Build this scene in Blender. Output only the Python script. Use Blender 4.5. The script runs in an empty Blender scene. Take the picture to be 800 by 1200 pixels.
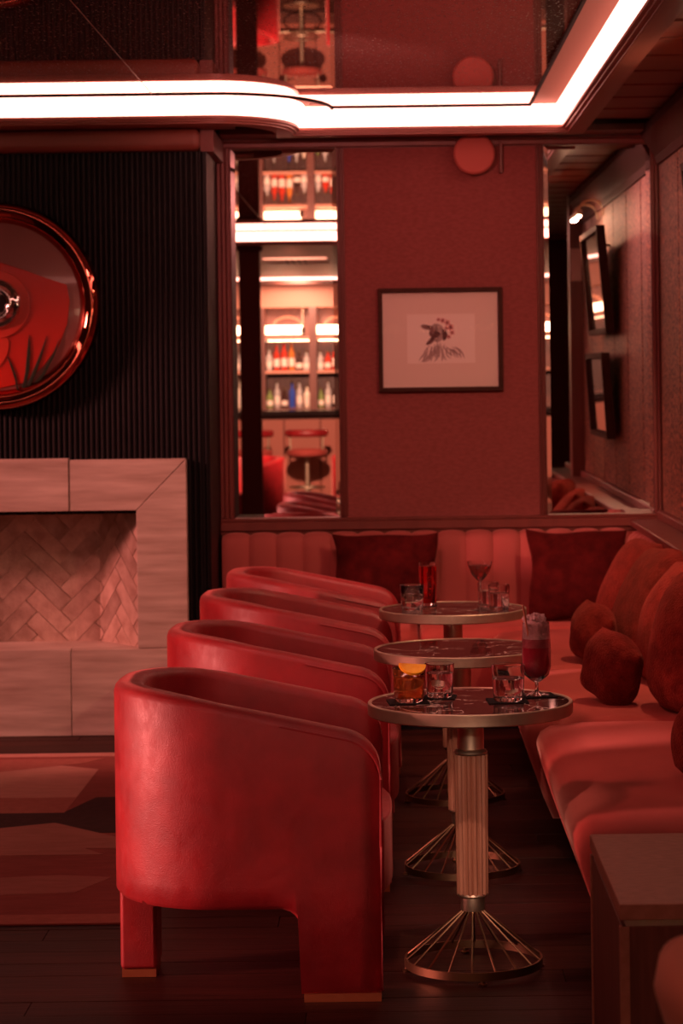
import bpy, bmesh, math, random
from mathutils import Matrix, Vector
random.seed(7)
PI = math.pi
C = bpy.context.scene.collection
S = bpy.context.scene

# ------------------------------------------------------------------ camera, world, exposure
cam_data = bpy.data.cameras.new('camera')
cam = bpy.data.objects.new('camera', cam_data); C.objects.link(cam)
cam_data.sensor_fit = 'VERTICAL'; cam_data.sensor_height = 36; cam_data.sensor_width = 24
cam_data.lens = 84
cam_data.shift_x = -60/1200; cam_data.shift_y = -165/1200
cam_data.clip_start = 0.05; cam_data.clip_end = 100
cam_data.dof.use_dof = True; cam_data.dof.focus_distance = 6.7; cam_data.dof.aperture_fstop = 5.6
cam.matrix_world = Matrix.Translation((0, 0, 1.63)) @ Matrix.Rotation(PI/2, 4, 'X') @ Matrix.Rotation(-0.0131, 4, 'Z')
S.camera = cam
w = bpy.data.worlds.new('world'); S.world = w; w.use_nodes = True
w.node_tree.nodes['Background'].inputs[0].default_value = (0.10, 0.02, 0.015, 1)
w.node_tree.nodes['Background'].inputs[1].default_value = 0.05
S.view_settings.view_transform = 'Standard'; S.view_settings.look = 'None'
S.view_settings.gamma = 1; S.view_settings.use_curve_mapping = False
S.view_settings.exposure = 0.0
S.cycles.use_denoising = True
S.cycles.max_bounces = 32; S.cycles.transmission_bounces = 26; S.cycles.glossy_bounces = 8; S.cycles.diffuse_bounces = 4
S.cycles.sample_clamp_indirect = 4.0
S.cycles.blur_glossy = 0.4

WARM = (1, .50, .34); RED = (1, .27, .235); TABLE = (1, .58, .44)
def spot(name, loc, target, power, color, angle=50, blend=.6, radius=.06):
    l = bpy.data.lights.new(name, 'SPOT'); l.energy = power; l.color = color
    l.spot_size = math.radians(angle); l.spot_blend = blend; l.shadow_soft_size = radius
    o = bpy.data.objects.new(name, l); C.objects.link(o); o.location = loc
    d = Vector(target) - Vector(loc); o.rotation_euler = d.to_track_quat('-Z', 'Y').to_euler()
    return o
SPOTS = [   # name, place, target, watts, colour, cone, blend, radius
    ('key_spot', (-3.6, 5.75, .90), (-.70, 6.47, .44), 600, RED, 21, .35, .20),      # added key light from the unseen left, one cone per armchair
    ('key_spot', (-3.6, 5.75, .98), (-.55, 7.70, .50), 560, RED, 15, .4, .14),
    ('key_spot', (-3.6, 5.75, 1.06), (-.60, 8.87, .54), 560, RED, 12, .4, .14),
    ('key_spot', (-3.6, 5.75, 1.14), (-.60, 9.75, .56), 560, RED, 11, .4, .14),
    ('hearth_spot', (-4.6, 9.5, 2.35), (-1.6, 10.9, .7), 560, RED, 44, .6, .25),
    ('front_spot', (-.5, 2.9, 2.72), (-.33, 6.4, .45), 46, RED, 20),
    ('table_spot', (-.10, 4.6, 2.72), (.23, 6.46, .48), 140, TABLE, 14, .5, .03),
    ('table_spot', (-.10, 5.6, 2.72), (.23, 7.70, .60), 140, TABLE, 12, .5, .03),
    ('table_spot', (-.10, 6.8, 2.72), (.24, 9.02, .62), 165, TABLE, 12, .5, .03),
    ('aisle_spot', (-.04, 1.0, 1.95), (.22, 6.51, .36), 420, TABLE, 5.8, .5, .03),
    ('seat_spot', (-.7, 6.4, 2.72), (.80, 7.9, .5), 72, RED, 80, .9, .15),
    ('corner_spot', (-.25, 8.3, 2.72), (.25, 11.4, 1.55), 88, RED, 78),
    ('picture_lamp_light', (1.13, 8.35, 2.54), (1.27, 9.0, 1.7), 110, (1, .50, .30), 130, 1, .01),
    ('bar_spot', (-.9, 1.5, 2.70), (-1.0, -3.6, .55), 1300, WARM, 60),
    ('bar_shelf_spot', (-1.1, -4.7, 2.72), (-1.2, -6.2, 1.5), 260, WARM, 90),
]
for s_ in SPOTS: spot(*s_)

# ------------------------------------------------------------------ materials
def mat(name, col, rough=.6, metal=0, sheen=0, sheen_tint=(1,1,1), coat=0, trans=0, ior=1.45, emit=None, es=0,
        col2=None, nscale=8, stretch=(1,1,1), bump=0, bscale=60, rnd=0, spec=.5, detail=6, ramp=(.35,.65)):
    m = bpy.data.materials.new(name); m.use_nodes = True
    nt = m.node_tree; b = nt.nodes['Principled BSDF']; L = nt.links
    def I(n): return b.inputs[n]
    I('Base Color').default_value = (*col, 1); I('Roughness').default_value = rough; I('Metallic').default_value = metal
    I('IOR').default_value = ior; I('Specular IOR Level').default_value = spec
    if sheen: I('Sheen Weight').default_value = sheen; I('Sheen Roughness').default_value = .32; I('Sheen Tint').default_value = (*sheen_tint, 1)
    if coat: I('Coat Weight').default_value = coat; I('Coat Roughness').default_value = .06
    if trans: I('Transmission Weight').default_value = trans
    if emit: I('Emission Color').default_value = (*emit, 1); I('Emission Strength').default_value = es
    if col2 or bump or rnd:
        tc = nt.nodes.new('ShaderNodeTexCoord'); mp = nt.nodes.new('ShaderNodeMapping'); mp.inputs['Scale'].default_value = stretch
        L.new(tc.outputs['Object'], mp.inputs[0])
        vec = mp.outputs[0]
        if rnd:
            oi = nt.nodes.new('ShaderNodeObjectInfo'); ad = nt.nodes.new('ShaderNodeVectorMath'); ad.operation = 'ADD'
            mu = nt.nodes.new('ShaderNodeMath'); mu.operation = 'MULTIPLY'; mu.inputs[1].default_value = 37
            L.new(oi.outputs['Random'], mu.inputs[0]); L.new(vec, ad.inputs[0]); L.new(mu.outputs[0], ad.inputs[1]); vec = ad.outputs[0]
        last = None
        if col2:
            n = nt.nodes.new('ShaderNodeTexNoise'); n.inputs['Scale'].default_value = nscale; n.inputs['Detail'].default_value = detail
            L.new(vec, n.inputs['Vector'])
            r = nt.nodes.new('ShaderNodeValToRGB')
            r.color_ramp.elements[0].position = ramp[0]; r.color_ramp.elements[0].color = (*col, 1)
            r.color_ramp.elements[1].position = ramp[1]; r.color_ramp.elements[1].color = (*col2, 1)
            L.new(n.outputs[0], r.inputs[0]); last = r.outputs[0]
        if rnd:
            hs = nt.nodes.new('ShaderNodeHueSaturation')
            mr = nt.nodes.new('ShaderNodeMapRange'); mr.inputs[3].default_value = 1 - rnd; mr.inputs[4].default_value = 1 + rnd
            L.new(oi.outputs['Random'], mr.inputs[0]); L.new(mr.outputs[0], hs.inputs['Value'])
            if last: L.new(last, hs.inputs['Color'])
            else: hs.inputs['Color'].default_value = (*col, 1)
            last = hs.outputs[0]
        if last: L.new(last, I('Base Color'))
        if bump:
            n2 = nt.nodes.new('ShaderNodeTexNoise'); n2.inputs['Scale'].default_value = bscale; n2.inputs['Detail'].default_value = 4
            L.new(vec, n2.inputs['Vector'])
            bp = nt.nodes.new('ShaderNodeBump'); bp.inputs['Strength'].default_value = bump; bp.inputs['Distance'].default_value = .01
            L.new(n2.outputs[0], bp.inputs['Height']); L.new(bp.outputs[0], I('Normal'))
    return m
M = {}
M['chair'] = mat('claret_velvet', (.27,.005,.010), .42, metal=.0, ior=1.74, sheen=.45, sheen_tint=(1,.34,.30), col2=(.38,.010,.016), nscale=9, detail=9, bump=.10, bscale=18, spec=.5)
def velvet_nap(m):                                        # uneven pile: roughness and fine relief vary in patches
    nt = m.node_tree; b = nt.nodes['Principled BSDF']; tc = nt.nodes.new('ShaderNodeTexCoord')
    n = nt.nodes.new('ShaderNodeTexNoise'); n.inputs['Scale'].default_value = 26; n.inputs['Detail'].default_value = 8; n.inputs['Roughness'].default_value = .7
    mp = nt.nodes.new('ShaderNodeMapping'); mp.inputs['Scale'].default_value = (1, 1, .6)
    nt.links.new(tc.outputs['Object'], mp.inputs[0]); nt.links.new(mp.outputs[0], n.inputs['Vector'])
    r = nt.nodes.new('ShaderNodeMapRange'); r.inputs[1].default_value = .3; r.inputs[2].default_value = .7; r.inputs[3].default_value = .38; r.inputs[4].default_value = .62
    nt.links.new(n.outputs[0], r.inputs[0]); nt.links.new(r.outputs[0], b.inputs['Roughness'])
    f = nt.nodes.new('ShaderNodeTexNoise'); f.inputs['Scale'].default_value = 340; f.inputs['Detail'].default_value = 2
    nt.links.new(tc.outputs['Object'], f.inputs['Vector'])
    old = b.inputs['Normal'].links[0].from_node
    bp = nt.nodes.new('ShaderNodeBump'); bp.inputs['Strength'].default_value = .28; bp.inputs['Distance'].default_value = .003
    nt.links.new(f.outputs[0], bp.inputs['Height']); nt.links.new(old.outputs[0], bp.inputs['Normal']); nt.links.new(bp.outputs[0], b.inputs['Normal'])
velvet_nap(M['chair'])
M['coral'] = mat('coral_velvet', (.38,.066,.055), .8, sheen=.5, sheen_tint=(1,.40,.33), col2=(.47,.088,.072), nscale=5, stretch=(1,.5,1), bump=.08, bscale=12, spec=.2)
M['coral_chan'] = mat('coral_channel_velvet', (.42,.105,.095), .8, sheen=.4, sheen_tint=(1,.5,.42), spec=.2)
M['fur'] = mat('rust_plush', (.135,.012,.009), .95, sheen=.35, sheen_tint=(1,.28,.2), col2=(.24,.026,.018), nscale=22, bump=1.0, bscale=150, spec=.1, rnd=.12)
M['apricot'] = mat('apricot_velvet', (.68,.21,.13), .8, sheen=.4, sheen_tint=(1,.6,.5))
M['dark_plush'] = mat('oxblood_plush', (.05,.004,.004), .95, sheen=.25, sheen_tint=(1,.2,.18), col2=(.085,.007,.007), nscale=18, bump=.6, bscale=80, spec=.1)
M['brass'] = mat('brushed_brass', (.66,.54,.40), .46, 1, col2=(.60,.48,.35), nscale=30)
M['dark_brass'] = mat('aged_brass', (.34,.21,.12), .38, 1)
M['cap'] = mat('copper_cap', (.55,.20,.09), .45, .7)
M['reed'] = mat('walnut_reed', (.30,.125,.075), .45, col2=(.40,.18,.11), nscale=14, stretch=(6,6,.4), bump=.15, bscale=40)
M['darkwood'] = mat('dark_oak_floor', (.024,.0065,.004), .5, spec=.25, col2=(.048,.013,.008), nscale=9, stretch=(.35,5,5), bump=.12, bscale=26, rnd=.3)
M['groundgap'] = mat('floor_gap', (.010,.004,.003), .8)
M['panelwood'] = mat('mahogany_trim', (.15,.034,.027), .42, col2=(.19,.045,.035), nscale=5, stretch=(3,3,.4))
M['soffit'] = mat('soffit_wood', (.22,.062,.042), .45, col2=(.27,.08,.055), nscale=6, stretch=(.5,4,4))
M['fabric'] = mat('woven_wallcloth', (.25,.060,.056), .85, sheen=.3, sheen_tint=(1,.4,.38), col2=(.31,.080,.074), nscale=38, stretch=(1,1,2.2), detail=12, bump=.3, bscale=260)
M['black'] = mat('black_satin', (.004,.003,.004), .5, spec=.25)
M['hollow'] = mat('black_shadow_gap', (.004,.003,.003), .9)
M['oak'] = mat('side_table_oak', (.42,.15,.095), .5, col2=(.54,.21,.14), nscale=34, stretch=(1,3,1), bump=.1, bscale=70)
M['oakside'] = mat('side_table_veneer', (.16,.040,.024), .5, col2=(.22,.06,.038), nscale=18, stretch=(4,4,.3))
M['trav'] = mat('travertine', (.40,.31,.25), .5, col2=(.68,.59,.50), nscale=4.5, stretch=(.6,1,6), detail=9, bump=.12, bscale=40, rnd=.06, ramp=(.3,.72))
M['tile'] = mat('travertine_tile', (.36,.245,.19), .55, col2=(.54,.41,.33), nscale=7, stretch=(2,2,2), detail=9, bump=.2, bscale=50, rnd=.22)
M['rug5'] = mat('rug_faded_rose', (.34,.13,.10), .95, col2=(.40,.16,.125), nscale=30, stretch=(.3,1,1), bump=.35, bscale=160)
M['rug'] = mat('rug_rose', (.25,.058,.046), .95, col2=(.30,.074,.058), nscale=30, stretch=(.3,1,1), bump=.35, bscale=160)
M['rug2'] = mat('rug_blush', (.50,.235,.185), .95, col2=(.57,.28,.225), nscale=30, stretch=(.3,1,1), bump=.35, bscale=160)
M['rug3'] = mat('rug_aubergine', (.035,.010,.010), .95, col2=(.05,.015,.015), nscale=30, bump=.35, bscale=160)
M['rug4'] = mat('rug_terracotta', (.36,.115,.085), .95, col2=(.42,.14,.105), nscale=30, bump=.35, bscale=160)
M['led'] = mat('led_diffuser', (.9,.8,.7), .5, emit=(1,.39,.31), es=6.5)
M['cove'] = mat('cove_plaster', (.34,.165,.12), .7)
M['fascia'] = mat('cove_moulding', (.33,.11,.08), .38)
M['lamp'] = mat('lamp_glow', (.9,.8,.7), .5, emit=(1,.60,.38), es=70)
M['shelf_glow'] = mat('shelf_led', (.9,.8,.7), .5, emit=(1,.56,.34), es=16)
M['disc'] = mat('sconce_red', (.50,.11,.09), .7)
M['mirror'] = mat('mirror_silver', (.92,.86,.84), .0, 1)
M['frame'] = mat('picture_frame_wood', (.040,.013,.008), .55, col2=(.058,.019,.012), nscale=20, spec=.15)
M['mount'] = mat('ivory_mount', (.74,.60,.54), .8, bump=.05, bscale=200)
M['paper'] = mat('ivory_paper', (.83,.72,.67), .8)
M['charcoal'] = mat('charcoal_drawing', (.07,.028,.030), .9, col2=(.22,.11,.11), nscale=40)
M['graphite'] = mat('graphite_wash', (.48,.36,.34), .9, col2=(.28,.19,.19), nscale=45, stretch=(3,1,1))
M['petal'] = mat('rose_wash', (.42,.10,.12), .9, col2=(.62,.30,.29), nscale=55)
M['redlacquer'] = mat('scarlet_lacquer', (.52,.020,.010), .25, coat=.6)
M['redlacquer2'] = mat('vermilion_lacquer', (.62,.045,.025), .25, coat=.6)
M['mauve'] = mat('mauve_lacquer', (.24,.075,.065), .3, coat=.5)
M['redmirror'] = mat('ruby_mirror', (.62,.16,.11), .03, 1)
M['chrome'] = mat('chrome', (.8,.75,.76), .04, 1)
M['leaf'] = mat('bottle_green_enamel', (.010,.015,.006), .4, col2=(.018,.026,.009), nscale=12)
M['glass'] = mat('clear_glass', (1,1,1), 0, trans=1, ior=1.48)
M['water'] = mat('water', (1,1,1), 0, trans=1, ior=1.33)
M['amber'] = mat('amber_drink', (1,.30,.07), .03, trans=.75, ior=1.34)
M['reddrink'] = mat('red_drink', (.75,.03,.03), .02, trans=1, ior=1.34)
M['darkdrink'] = mat('garnet_drink', (.55,.03,.035), .02, trans=1, ior=1.34)
M['berry'] = mat('berry_drink', (.50,.025,.06), .15, trans=.35, ior=1.34)
M['ice'] = mat('crushed_ice', (.86,.62,.62), .25, trans=.5, ior=1.31, bump=.8, bscale=90)
M['slush'] = mat('pink_slush', (.55,.13,.16), .25, trans=.4, ior=1.31, bump=.6, bscale=90)
M['orange'] = mat('orange_rind', (.95,.46,.02), .4, bump=.2, bscale=200)
M['pulp'] = mat('orange_flesh', (1,.50,.06), .35, col2=(.95,.40,.03), nscale=90)
M['coaster'] = mat('black_coaster', (.006,.004,.004), .7, spec=.1)
M['straw'] = mat('bamboo_straw', (.45,.16,.10), .5)
M['bar_dark'] = mat('bar_wood', (.11,.03,.022), .4, col2=(.15,.045,.03), nscale=5, stretch=(3,3,.4))
M['bar_panel'] = mat('bar_front_leather', (.42,.13,.09), .55)
M['bar_top'] = mat('black_stone_counter', (.02,.012,.012), .12)
M['bulk'] = mat('bar_bulkhead', (.55,.26,.18), .5)
M['column'] = mat('column_wood', (.085,.016,.012), .65, spec=.15)
M['vent'] = mat('plaster_pink', (.62,.40,.36), .7)
def marble():
    m = mat('brown_marble', (.055,.020,.017), .06, spec=.35)
    nt = m.node_tree; b = nt.nodes['Principled BSDF']
    tc = nt.nodes.new('ShaderNodeTexCoord'); oi = nt.nodes.new('ShaderNodeObjectInfo')
    ad = nt.nodes.new('ShaderNodeVectorMath'); ad.operation = 'ADD'
    mu = nt.nodes.new('ShaderNodeMath'); mu.operation = 'MULTIPLY'; mu.inputs[1].default_value = 11
    nt.links.new(oi.outputs['Random'], mu.inputs[0]); nt.links.new(tc.outputs['Object'], ad.inputs[0]); nt.links.new(mu.outputs[0], ad.inputs[1])
    n = nt.nodes.new('ShaderNodeTexNoise'); n.inputs['Scale'].default_value = 5; n.inputs['Detail'].default_value = 5; n.inputs['Distortion'].default_value = .8
    nt.links.new(ad.outputs[0], n.inputs['Vector'])
    r = nt.nodes.new('ShaderNodeValToRGB'); e = r.color_ramp.elements
    e[0].position = .492; e[0].color = (.07,.024,.02,1); e[1].position = .508; e[1].color = (.05,.018,.016,1)
    x = e.new(.5); x.color = (.85,.66,.58,1)
    nt.links.new(n.outputs[0], r.inputs[0]); nt.links.new(r.outputs[0], b.inputs['Base Color'])
    return m
M['marble'] = marble()
def ceiling_mirror_mat():       # silvered glass with dust specks lying on it
    m = mat('dusted_ceiling_mirror', (.95,.85,.83), .0, 1)
    nt = m.node_tree; b = nt.nodes['Principled BSDF']
    tc = nt.nodes.new('ShaderNodeTexCoord'); mp = nt.nodes.new('ShaderNodeMapping'); mp.inputs['Scale'].default_value = (1,.35,1)
    nt.links.new(tc.outputs['Object'], mp.inputs[0])
    n = nt.nodes.new('ShaderNodeTexNoise'); n.inputs['Scale'].default_value = 95; n.inputs['Detail'].default_value = 3
    nt.links.new(mp.outputs[0], n.inputs['Vector'])
    r = nt.nodes.new('ShaderNodeValToRGB'); e = r.color_ramp.elements
    e[0].position = .57; e[0].color = (.10,.10,.10,1); e[1].position = .72; e[1].color = (.6,.6,.6,1)
    nt.links.new(n.outputs[0], r.inputs[0])
    d = nt.nodes.new('ShaderNodeBsdfDiffuse'); d.inputs[0].default_value = (.9,.75,.68,1)
    mx = nt.nodes.new('ShaderNodeMixShader'); out = nt.nodes['Material Output']
    nt.links.new(r.outputs[0], mx.inputs[0]); nt.links.new(b.outputs[0], mx.inputs[1]); nt.links.new(d.outputs[0], mx.inputs[2])
    nt.links.new(mx.outputs[0], out.inputs[0])
    return m
M['cmirror'] = ceiling_mirror_mat()
def sparkle():
    m = mat('flecked_wallcovering', (.15,.042,.038), .5)
    nt = m.node_tree; b = nt.nodes['Principled BSDF']
    tc = nt.nodes.new('ShaderNodeTexCoord')
    n = nt.nodes.new('ShaderNodeTexNoise'); n.inputs['Scale'].default_value = 75; n.inputs['Detail'].default_value = 3
    nt.links.new(tc.outputs['Object'], n.inputs['Vector'])
    r = nt.nodes.new('ShaderNodeValToRGB'); e = r.color_ramp.elements
    e[0].position = .42; e[0].color = (.07,.021,.018,1); e[1].position = .66; e[1].color = (.60,.24,.14,1)
    nt.links.new(n.outputs[0], r.inputs[0]); nt.links.new(r.outputs[0], b.inputs['Base Color'])
    bp = nt.nodes.new('ShaderNodeBump'); bp.inputs['Strength'].default_value = .5; bp.inputs['Distance'].default_value = .004
    nt.links.new(n.outputs[0], bp.inputs['Height']); nt.links.new(bp.outputs[0], b.inputs['Normal'])
    b.inputs['Metallic'].default_value = .25
    return m
M['sparkle'] = sparkle()
def pane_mat():
    m = bpy.data.materials.new('picture_glass'); m.use_nodes = True; nt = m.node_tree
    nt.nodes.remove(nt.nodes['Principled BSDF']); out = nt.nodes['Material Output']
    t = nt.nodes.new('ShaderNodeBsdfTransparent'); g = nt.nodes.new('ShaderNodeBsdfGlossy'); g.inputs['Roughness'].default_value = .0
    f = nt.nodes.new('ShaderNodeFresnel'); f.inputs[0].default_value = 1.06; mx = nt.nodes.new('ShaderNodeMixShader')
    nt.links.new(f.outputs[0], mx.inputs[0]); nt.links.new(t.outputs[0], mx.inputs[1]); nt.links.new(g.outputs[0], mx.inputs[2]); nt.links.new(mx.outputs[0], out.inputs[0])
    return m
M['pane'] = pane_mat()

# ------------------------------------------------------------------ mesh helpers
class MB:
    def __init__(s): s.v = []; s.f = []
    def add(s, vs, fs):
        k = len(s.v); s.v += [tuple(v) for v in vs]; s.f += [tuple(i + k for i in f) for f in fs]; return s
    def box(s, x0, x1, y0, y1, z0, z1):
        return s.add([(x0,y0,z0),(x1,y0,z0),(x1,y1,z0),(x0,y1,z0),(x0,y0,z1),(x1,y0,z1),(x1,y1,z1),(x0,y1,z1)],
                     [(0,3,2,1),(4,5,6,7),(0,1,5,4),(1,2,6,5),(2,3,7,6),(3,0,4,7)])
    def lathe(s, prof, n=32, c=(0,0,0), axis='Z'):      # prof: (r, h) list; r==0 ends become poles
        vs = []; fs = []; rings = []
        for r, h in prof:
            if r < 1e-6: vs.append((0,0,h)); rings.append([len(vs)-1])
            else:
                rings.append(list(range(len(vs), len(vs)+n)))
                vs += [(r*math.cos(2*PI*i/n), r*math.sin(2*PI*i/n), h) for i in range(n)]
        for a, b in zip(rings, rings[1:]):
            for i in range(n):
                j = (i+1) % n
                if len(a) == 1 and len(b) == 1: continue
                if len(a) == 1: fs.append((a[0], b[j], b[i])[::-1])
                elif len(b) == 1: fs.append((a[i], a[j], b[0]))
                else: fs.append((a[i], a[j], b[j], b[i]))
        if axis == 'Y': vs = [(x, -z, y) for x, y, z in vs]      # axis points to -Y
        if axis == 'X': vs = [(z, y, -x) for x, y, z in vs]
        return s.add([(x+c[0], y+c[1], z+c[2]) for x, y, z in vs], fs)
    def tube(s, pts, r, n=8, cap=True):
        pts = [Vector(p) for p in pts]; vs = []; fs = []
        up = Vector((0,0,1))
        for i, p in enumerate(pts):
            t = (pts[min(i+1, len(pts)-1)] - pts[max(i-1, 0)]).normalized()
            a = t.cross(up)
            if a.length < 1e-3: a = t.cross(Vector((1,0,0)))
            a.normalize(); b = a.cross(t)
            vs += [p + r*(math.cos(2*PI*k/n)*a + math.sin(2*PI*k/n)*b) for k in range(n)]
        for i in range(len(pts)-1):
            for k in range(n):
                fs.append((i*n+k, i*n+(k+1) % n, (i+1)*n+(k+1) % n, (i+1)*n+k))
        if cap: fs.append(tuple(range(n))[::-1]); fs.append(tuple((len(pts)-1)*n+k for k in range(n)))
        return s.add(vs, fs)
    def prism(s, poly, a, b, axis='Z'):                  # poly of 2D points, extruded a..b along axis
        n = len(poly)
        if axis == 'Z': f = lambda p, h: (p[0], p[1], h)
        elif axis == 'Y': f = lambda p, h: (p[0], h, p[1])
        else: f = lambda p, h: (h, p[0], p[1])
        vs = [f(p, a) for p in poly] + [f(p, b) for p in poly]
        fs = [tuple(range(n))[::-1], tuple(range(n, 2*n))] + [(i, (i+1) % n, n+(i+1) % n, n+i) for i in range(n)]
        return s.add(vs, fs)
    def grid(s, rows, close_u=False, caps=False):         # rows: list of equal-length point lists
        m = len(rows[0]); vs = [p for r in rows for p in r]; fs = []
        for i in range(len(rows)-1):
            for k in range(m if close_u else m-1):
                fs.append((i*m+k, i*m+(k+1) % m, (i+1)*m+(k+1) % m, (i+1)*m+k))
        if caps: fs.append(tuple(range(m))[::-1]); fs.append(tuple((len(rows)-1)*m+k for k in range(m)))
        return s.add(vs, fs)
    def mesh(s, name, material, smooth=False, weld=False):
        me = bpy.data.meshes.new(name); me.from_pydata(s.v, [], s.f); me.materials.append(material)
        bm = bmesh.new(); bm.from_mesh(me)
        if weld: bmesh.ops.remove_doubles(bm, verts=bm.verts, dist=1e-5)
        bmesh.ops.recalc_face_normals(bm, faces=bm.faces); bm.to_mesh(me); bm.free()
        if smooth:
            me.shade_smooth()
            if smooth != 'all': me.set_sharp_from_angle(angle=math.radians(smooth if smooth is not True else 40))
        return me
    def build(s, name, material, parent=None, smooth=False, bevel=0, seg=2, loc=None, subsurf=0, weld=False):
        return link(name, s.mesh(name, material, smooth, weld), parent, bevel, seg, loc, subsurf)
def link(name, me, parent=None, bevel=0, seg=2, loc=None, subsurf=0):
    o = bpy.data.objects.new(name, me); C.objects.link(o)
    if parent: o.parent = parent
    if loc: o.location = loc
    if bevel:
        b = o.modifiers.new('bevel', 'BEVEL'); b.width = bevel; b.segments = seg; b.limit_method = 'ANGLE'; b.angle_limit = math.radians(35)
        if seg > 1:
            me.shade_smooth()
            wn = o.modifiers.new('normals', 'WEIGHTED_NORMAL'); wn.keep_sharp = True
    if subsurf:
        b = o.modifiers.new('subsurf', 'SUBSURF'); b.levels = subsurf; b.render_levels = subsurf
    return o
def empty(name, label, cat, loc=(0,0,0), rz=0, group=None):
    o = bpy.data.objects.new(name, None); C.objects.link(o); o.location = loc; o.rotation_euler = (0,0,rz); o.empty_display_size = .05
    return tag(o, label, cat, group)
def tag(o, label, cat, group=None):
    o['label'] = label; o['category'] = cat
    if group: o['group'] = group
    return o
def struct(o): o['kind'] = 'structure'; return o
def dup(root, loc, rz, label, group=None):
    def cp(o, par):
        c = o.copy(); C.objects.link(c); c.parent = par
        for ch in o.children: cp(ch, c)
        return c
    r = cp(root, None); r.location = loc; r.rotation_euler = (0,0,rz); r['label'] = label
    if group: r['group'] = group
    return r
def BX(name, m, x0, x1, y0, y1, z0, z1, parent=None, bevel=0, seg=1, **k):
    return MB().box(x0,x1,y0,y1,z0,z1).build(name, m, parent, bevel=bevel, seg=seg, **k)

# ------------------------------------------------------------------ room shell
XR = 1.287; YB = 11.5
flo = struct(BX('floor', M['groundgap'], -5.2, 4.2, -6.8, 11.8, -.12, -.012))
BW = .135; y = 4.6; k = 0
while y < 11.5:
    x = -3.3 - random.random()*1.4
    while x < 1.3:
        L = 1.5 + random.random()*1.2; x1 = min(x + L, 1.35)
        if x1 > -2.3 and x1 - x > .05:
            BX('plank', M['darkwood'], x + .0015, x1 - .0015, y + .0015, min(y + BW, 11.5) - .0015, -.012, random.uniform(-.0012, .0), flo)
        x = x1
    y += BW
BX('boards', M['darkwood'], -5.2, 4.2, -6.8, 4.6, -.012, 0, flo)
wb = struct(BX('wall_back', M['panelwood'], -5.2, XR + .2, YB + .012, YB + .2, 0, 3.0))
BX('fabric_panel', M['fabric'], -.222, .700, YB - .004, YB + .012, .93, 2.705, wb)
wr = struct(BX('wall_right', M['hollow'], XR + .012, XR + .2, 6.9, YB + .012, 0, 3.0))
struct(BX('wall_right_low', M['panelwood'], XR + .012, XR + .2, 5.4, 6.9, 0, .9))
yy = YB - .02
while yy > 7.0:
    BX('panel', M['sparkle'], XR, XR + .014, max(yy - .77, 6.9), yy - .024, .945, 2.62, wr, bevel=.004)
    yy -= .77
struct(BX('wall_left', M['bar_dark'], -5.4, -5.2, -6.8, 11.7, 0, 3.0))
struct(BX('wall_front', M['bar_dark'], -5.2, 4.2, -7.0, -6.8, 0, 3.0))
struct(BX('wall_side', M['bar_dark'], 4.2, 4.4, -6.8, 7.1, 0, 3.0))
struct(BX('wall_return', M['bar_dark'], XR + .2, 4.2, 6.9, 7.1, 0, 3.0))
cei = struct(BX('ceiling', M['soffit'], -5.2, 4.2, -6.8, 11.7, 2.95, 3.05))

# casings, rails and beams of the back wall
def reeded(name, x0, x1, z0, z1, n=3):
    t = MB(); wd = (x1 - x0)/n
    for i in range(n):
        a = x0 + i*wd; d = .018 if i in (0, n-1) else .028
        t.box(a + .001, a + wd - .001, YB - d, YB + .012, z0, z1)
    return struct(t.build(name, M['panelwood'], bevel=.003, seg=1))
reeded('trim_1', -.835, -.772, .93, 2.71, 3)
reeded('trim_2', -.258, -.222, .93, 2.71, 3)
reeded('trim_3', .700, .735, .93, 2.71, 3)
reeded('trim_4', 1.251, XR, .93, 2.71, 2)
struct(MB().box(-1.0, XR, YB - .03, YB + .012, 2.71, 2.735).box(-1.0, XR, YB - .055, YB + .012, 2.735, 2.76).build('trim_5', M['panelwood'], bevel=.004, seg=1))
struct(MB().box(-.835, XR, YB - .05, YB + .012, .872, .915).box(-.835, XR, YB - .035, YB + .012, .915, .93).box(-.835, XR, YB - .035, YB + .012, .85, .872).build('trim_6', M['panelwood'], bevel=.004, seg=1))
# right wall rail and crown
struct(MB().box(XR - .03, XR + .012, 5.4, YB - .05, .905, .945).box(XR - .16, XR + .012, 5.4, YB - .05, .872, .905).build('trim_7', M['panelwood'], bevel=.005, seg=1))
struct(MB().prism([(XR + .012, 2.60), (XR - .012, 2.60), (XR - .02, 2.64), (XR - .085, 2.74), (XR - .085, 2.78), (XR + .012, 2.78)], 6.9, YB - .055, 'Y').build('trim_8', M['column'], bevel=.003, seg=1))
struct(BX('trim_9', M['panelwood'], XR - .085, XR + .012, 6.72, 6.9, .90, 2.95))

# chimney breast with black flutes
br = struct(BX('chimney_breast', M['black'], -3.9, -.835, 10.862, 10.93, 1.0, 2.64))
BX('breast_side', M['black'], -.90, -.835, 10.93, YB + .012, 0, 2.64, br)
BX('breast_pier', M['black'], -1.0, -.835, 10.862, 10.93, 0, 1.0, br)
BX('breast_pier', M['black'], -3.9, -2.60, 10.862, 10.93, 0, 1.0, br)
fl = MB(); x = -3.88; P = .0245
while x < -.875:
    fl.grid([[(x + P*(.5 - .44*math.cos(PI*i/6)), 10.862 - .013*math.sin(PI*i/6), zz) for i in range(7)] for zz in (1.0 if x < -.97 else .0, 2.64)])
    x += P
o = fl.build('flutes', M['black'], br, smooth=60); o['kind'] = 'stuff'
for xx in (-.868, -.851):
    MB().lathe([(.0095, 0), (.0095, 2.64)], 12, (xx + .002, 10.862, 0)).build('corner_reed', M['black'], br, smooth=True)
hd = struct(MB().box(-3.9, -.86, 10.78, 10.93, 2.64, 2.74).build('trim_10', M['soffit'], bevel=.03, seg=3))
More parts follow.
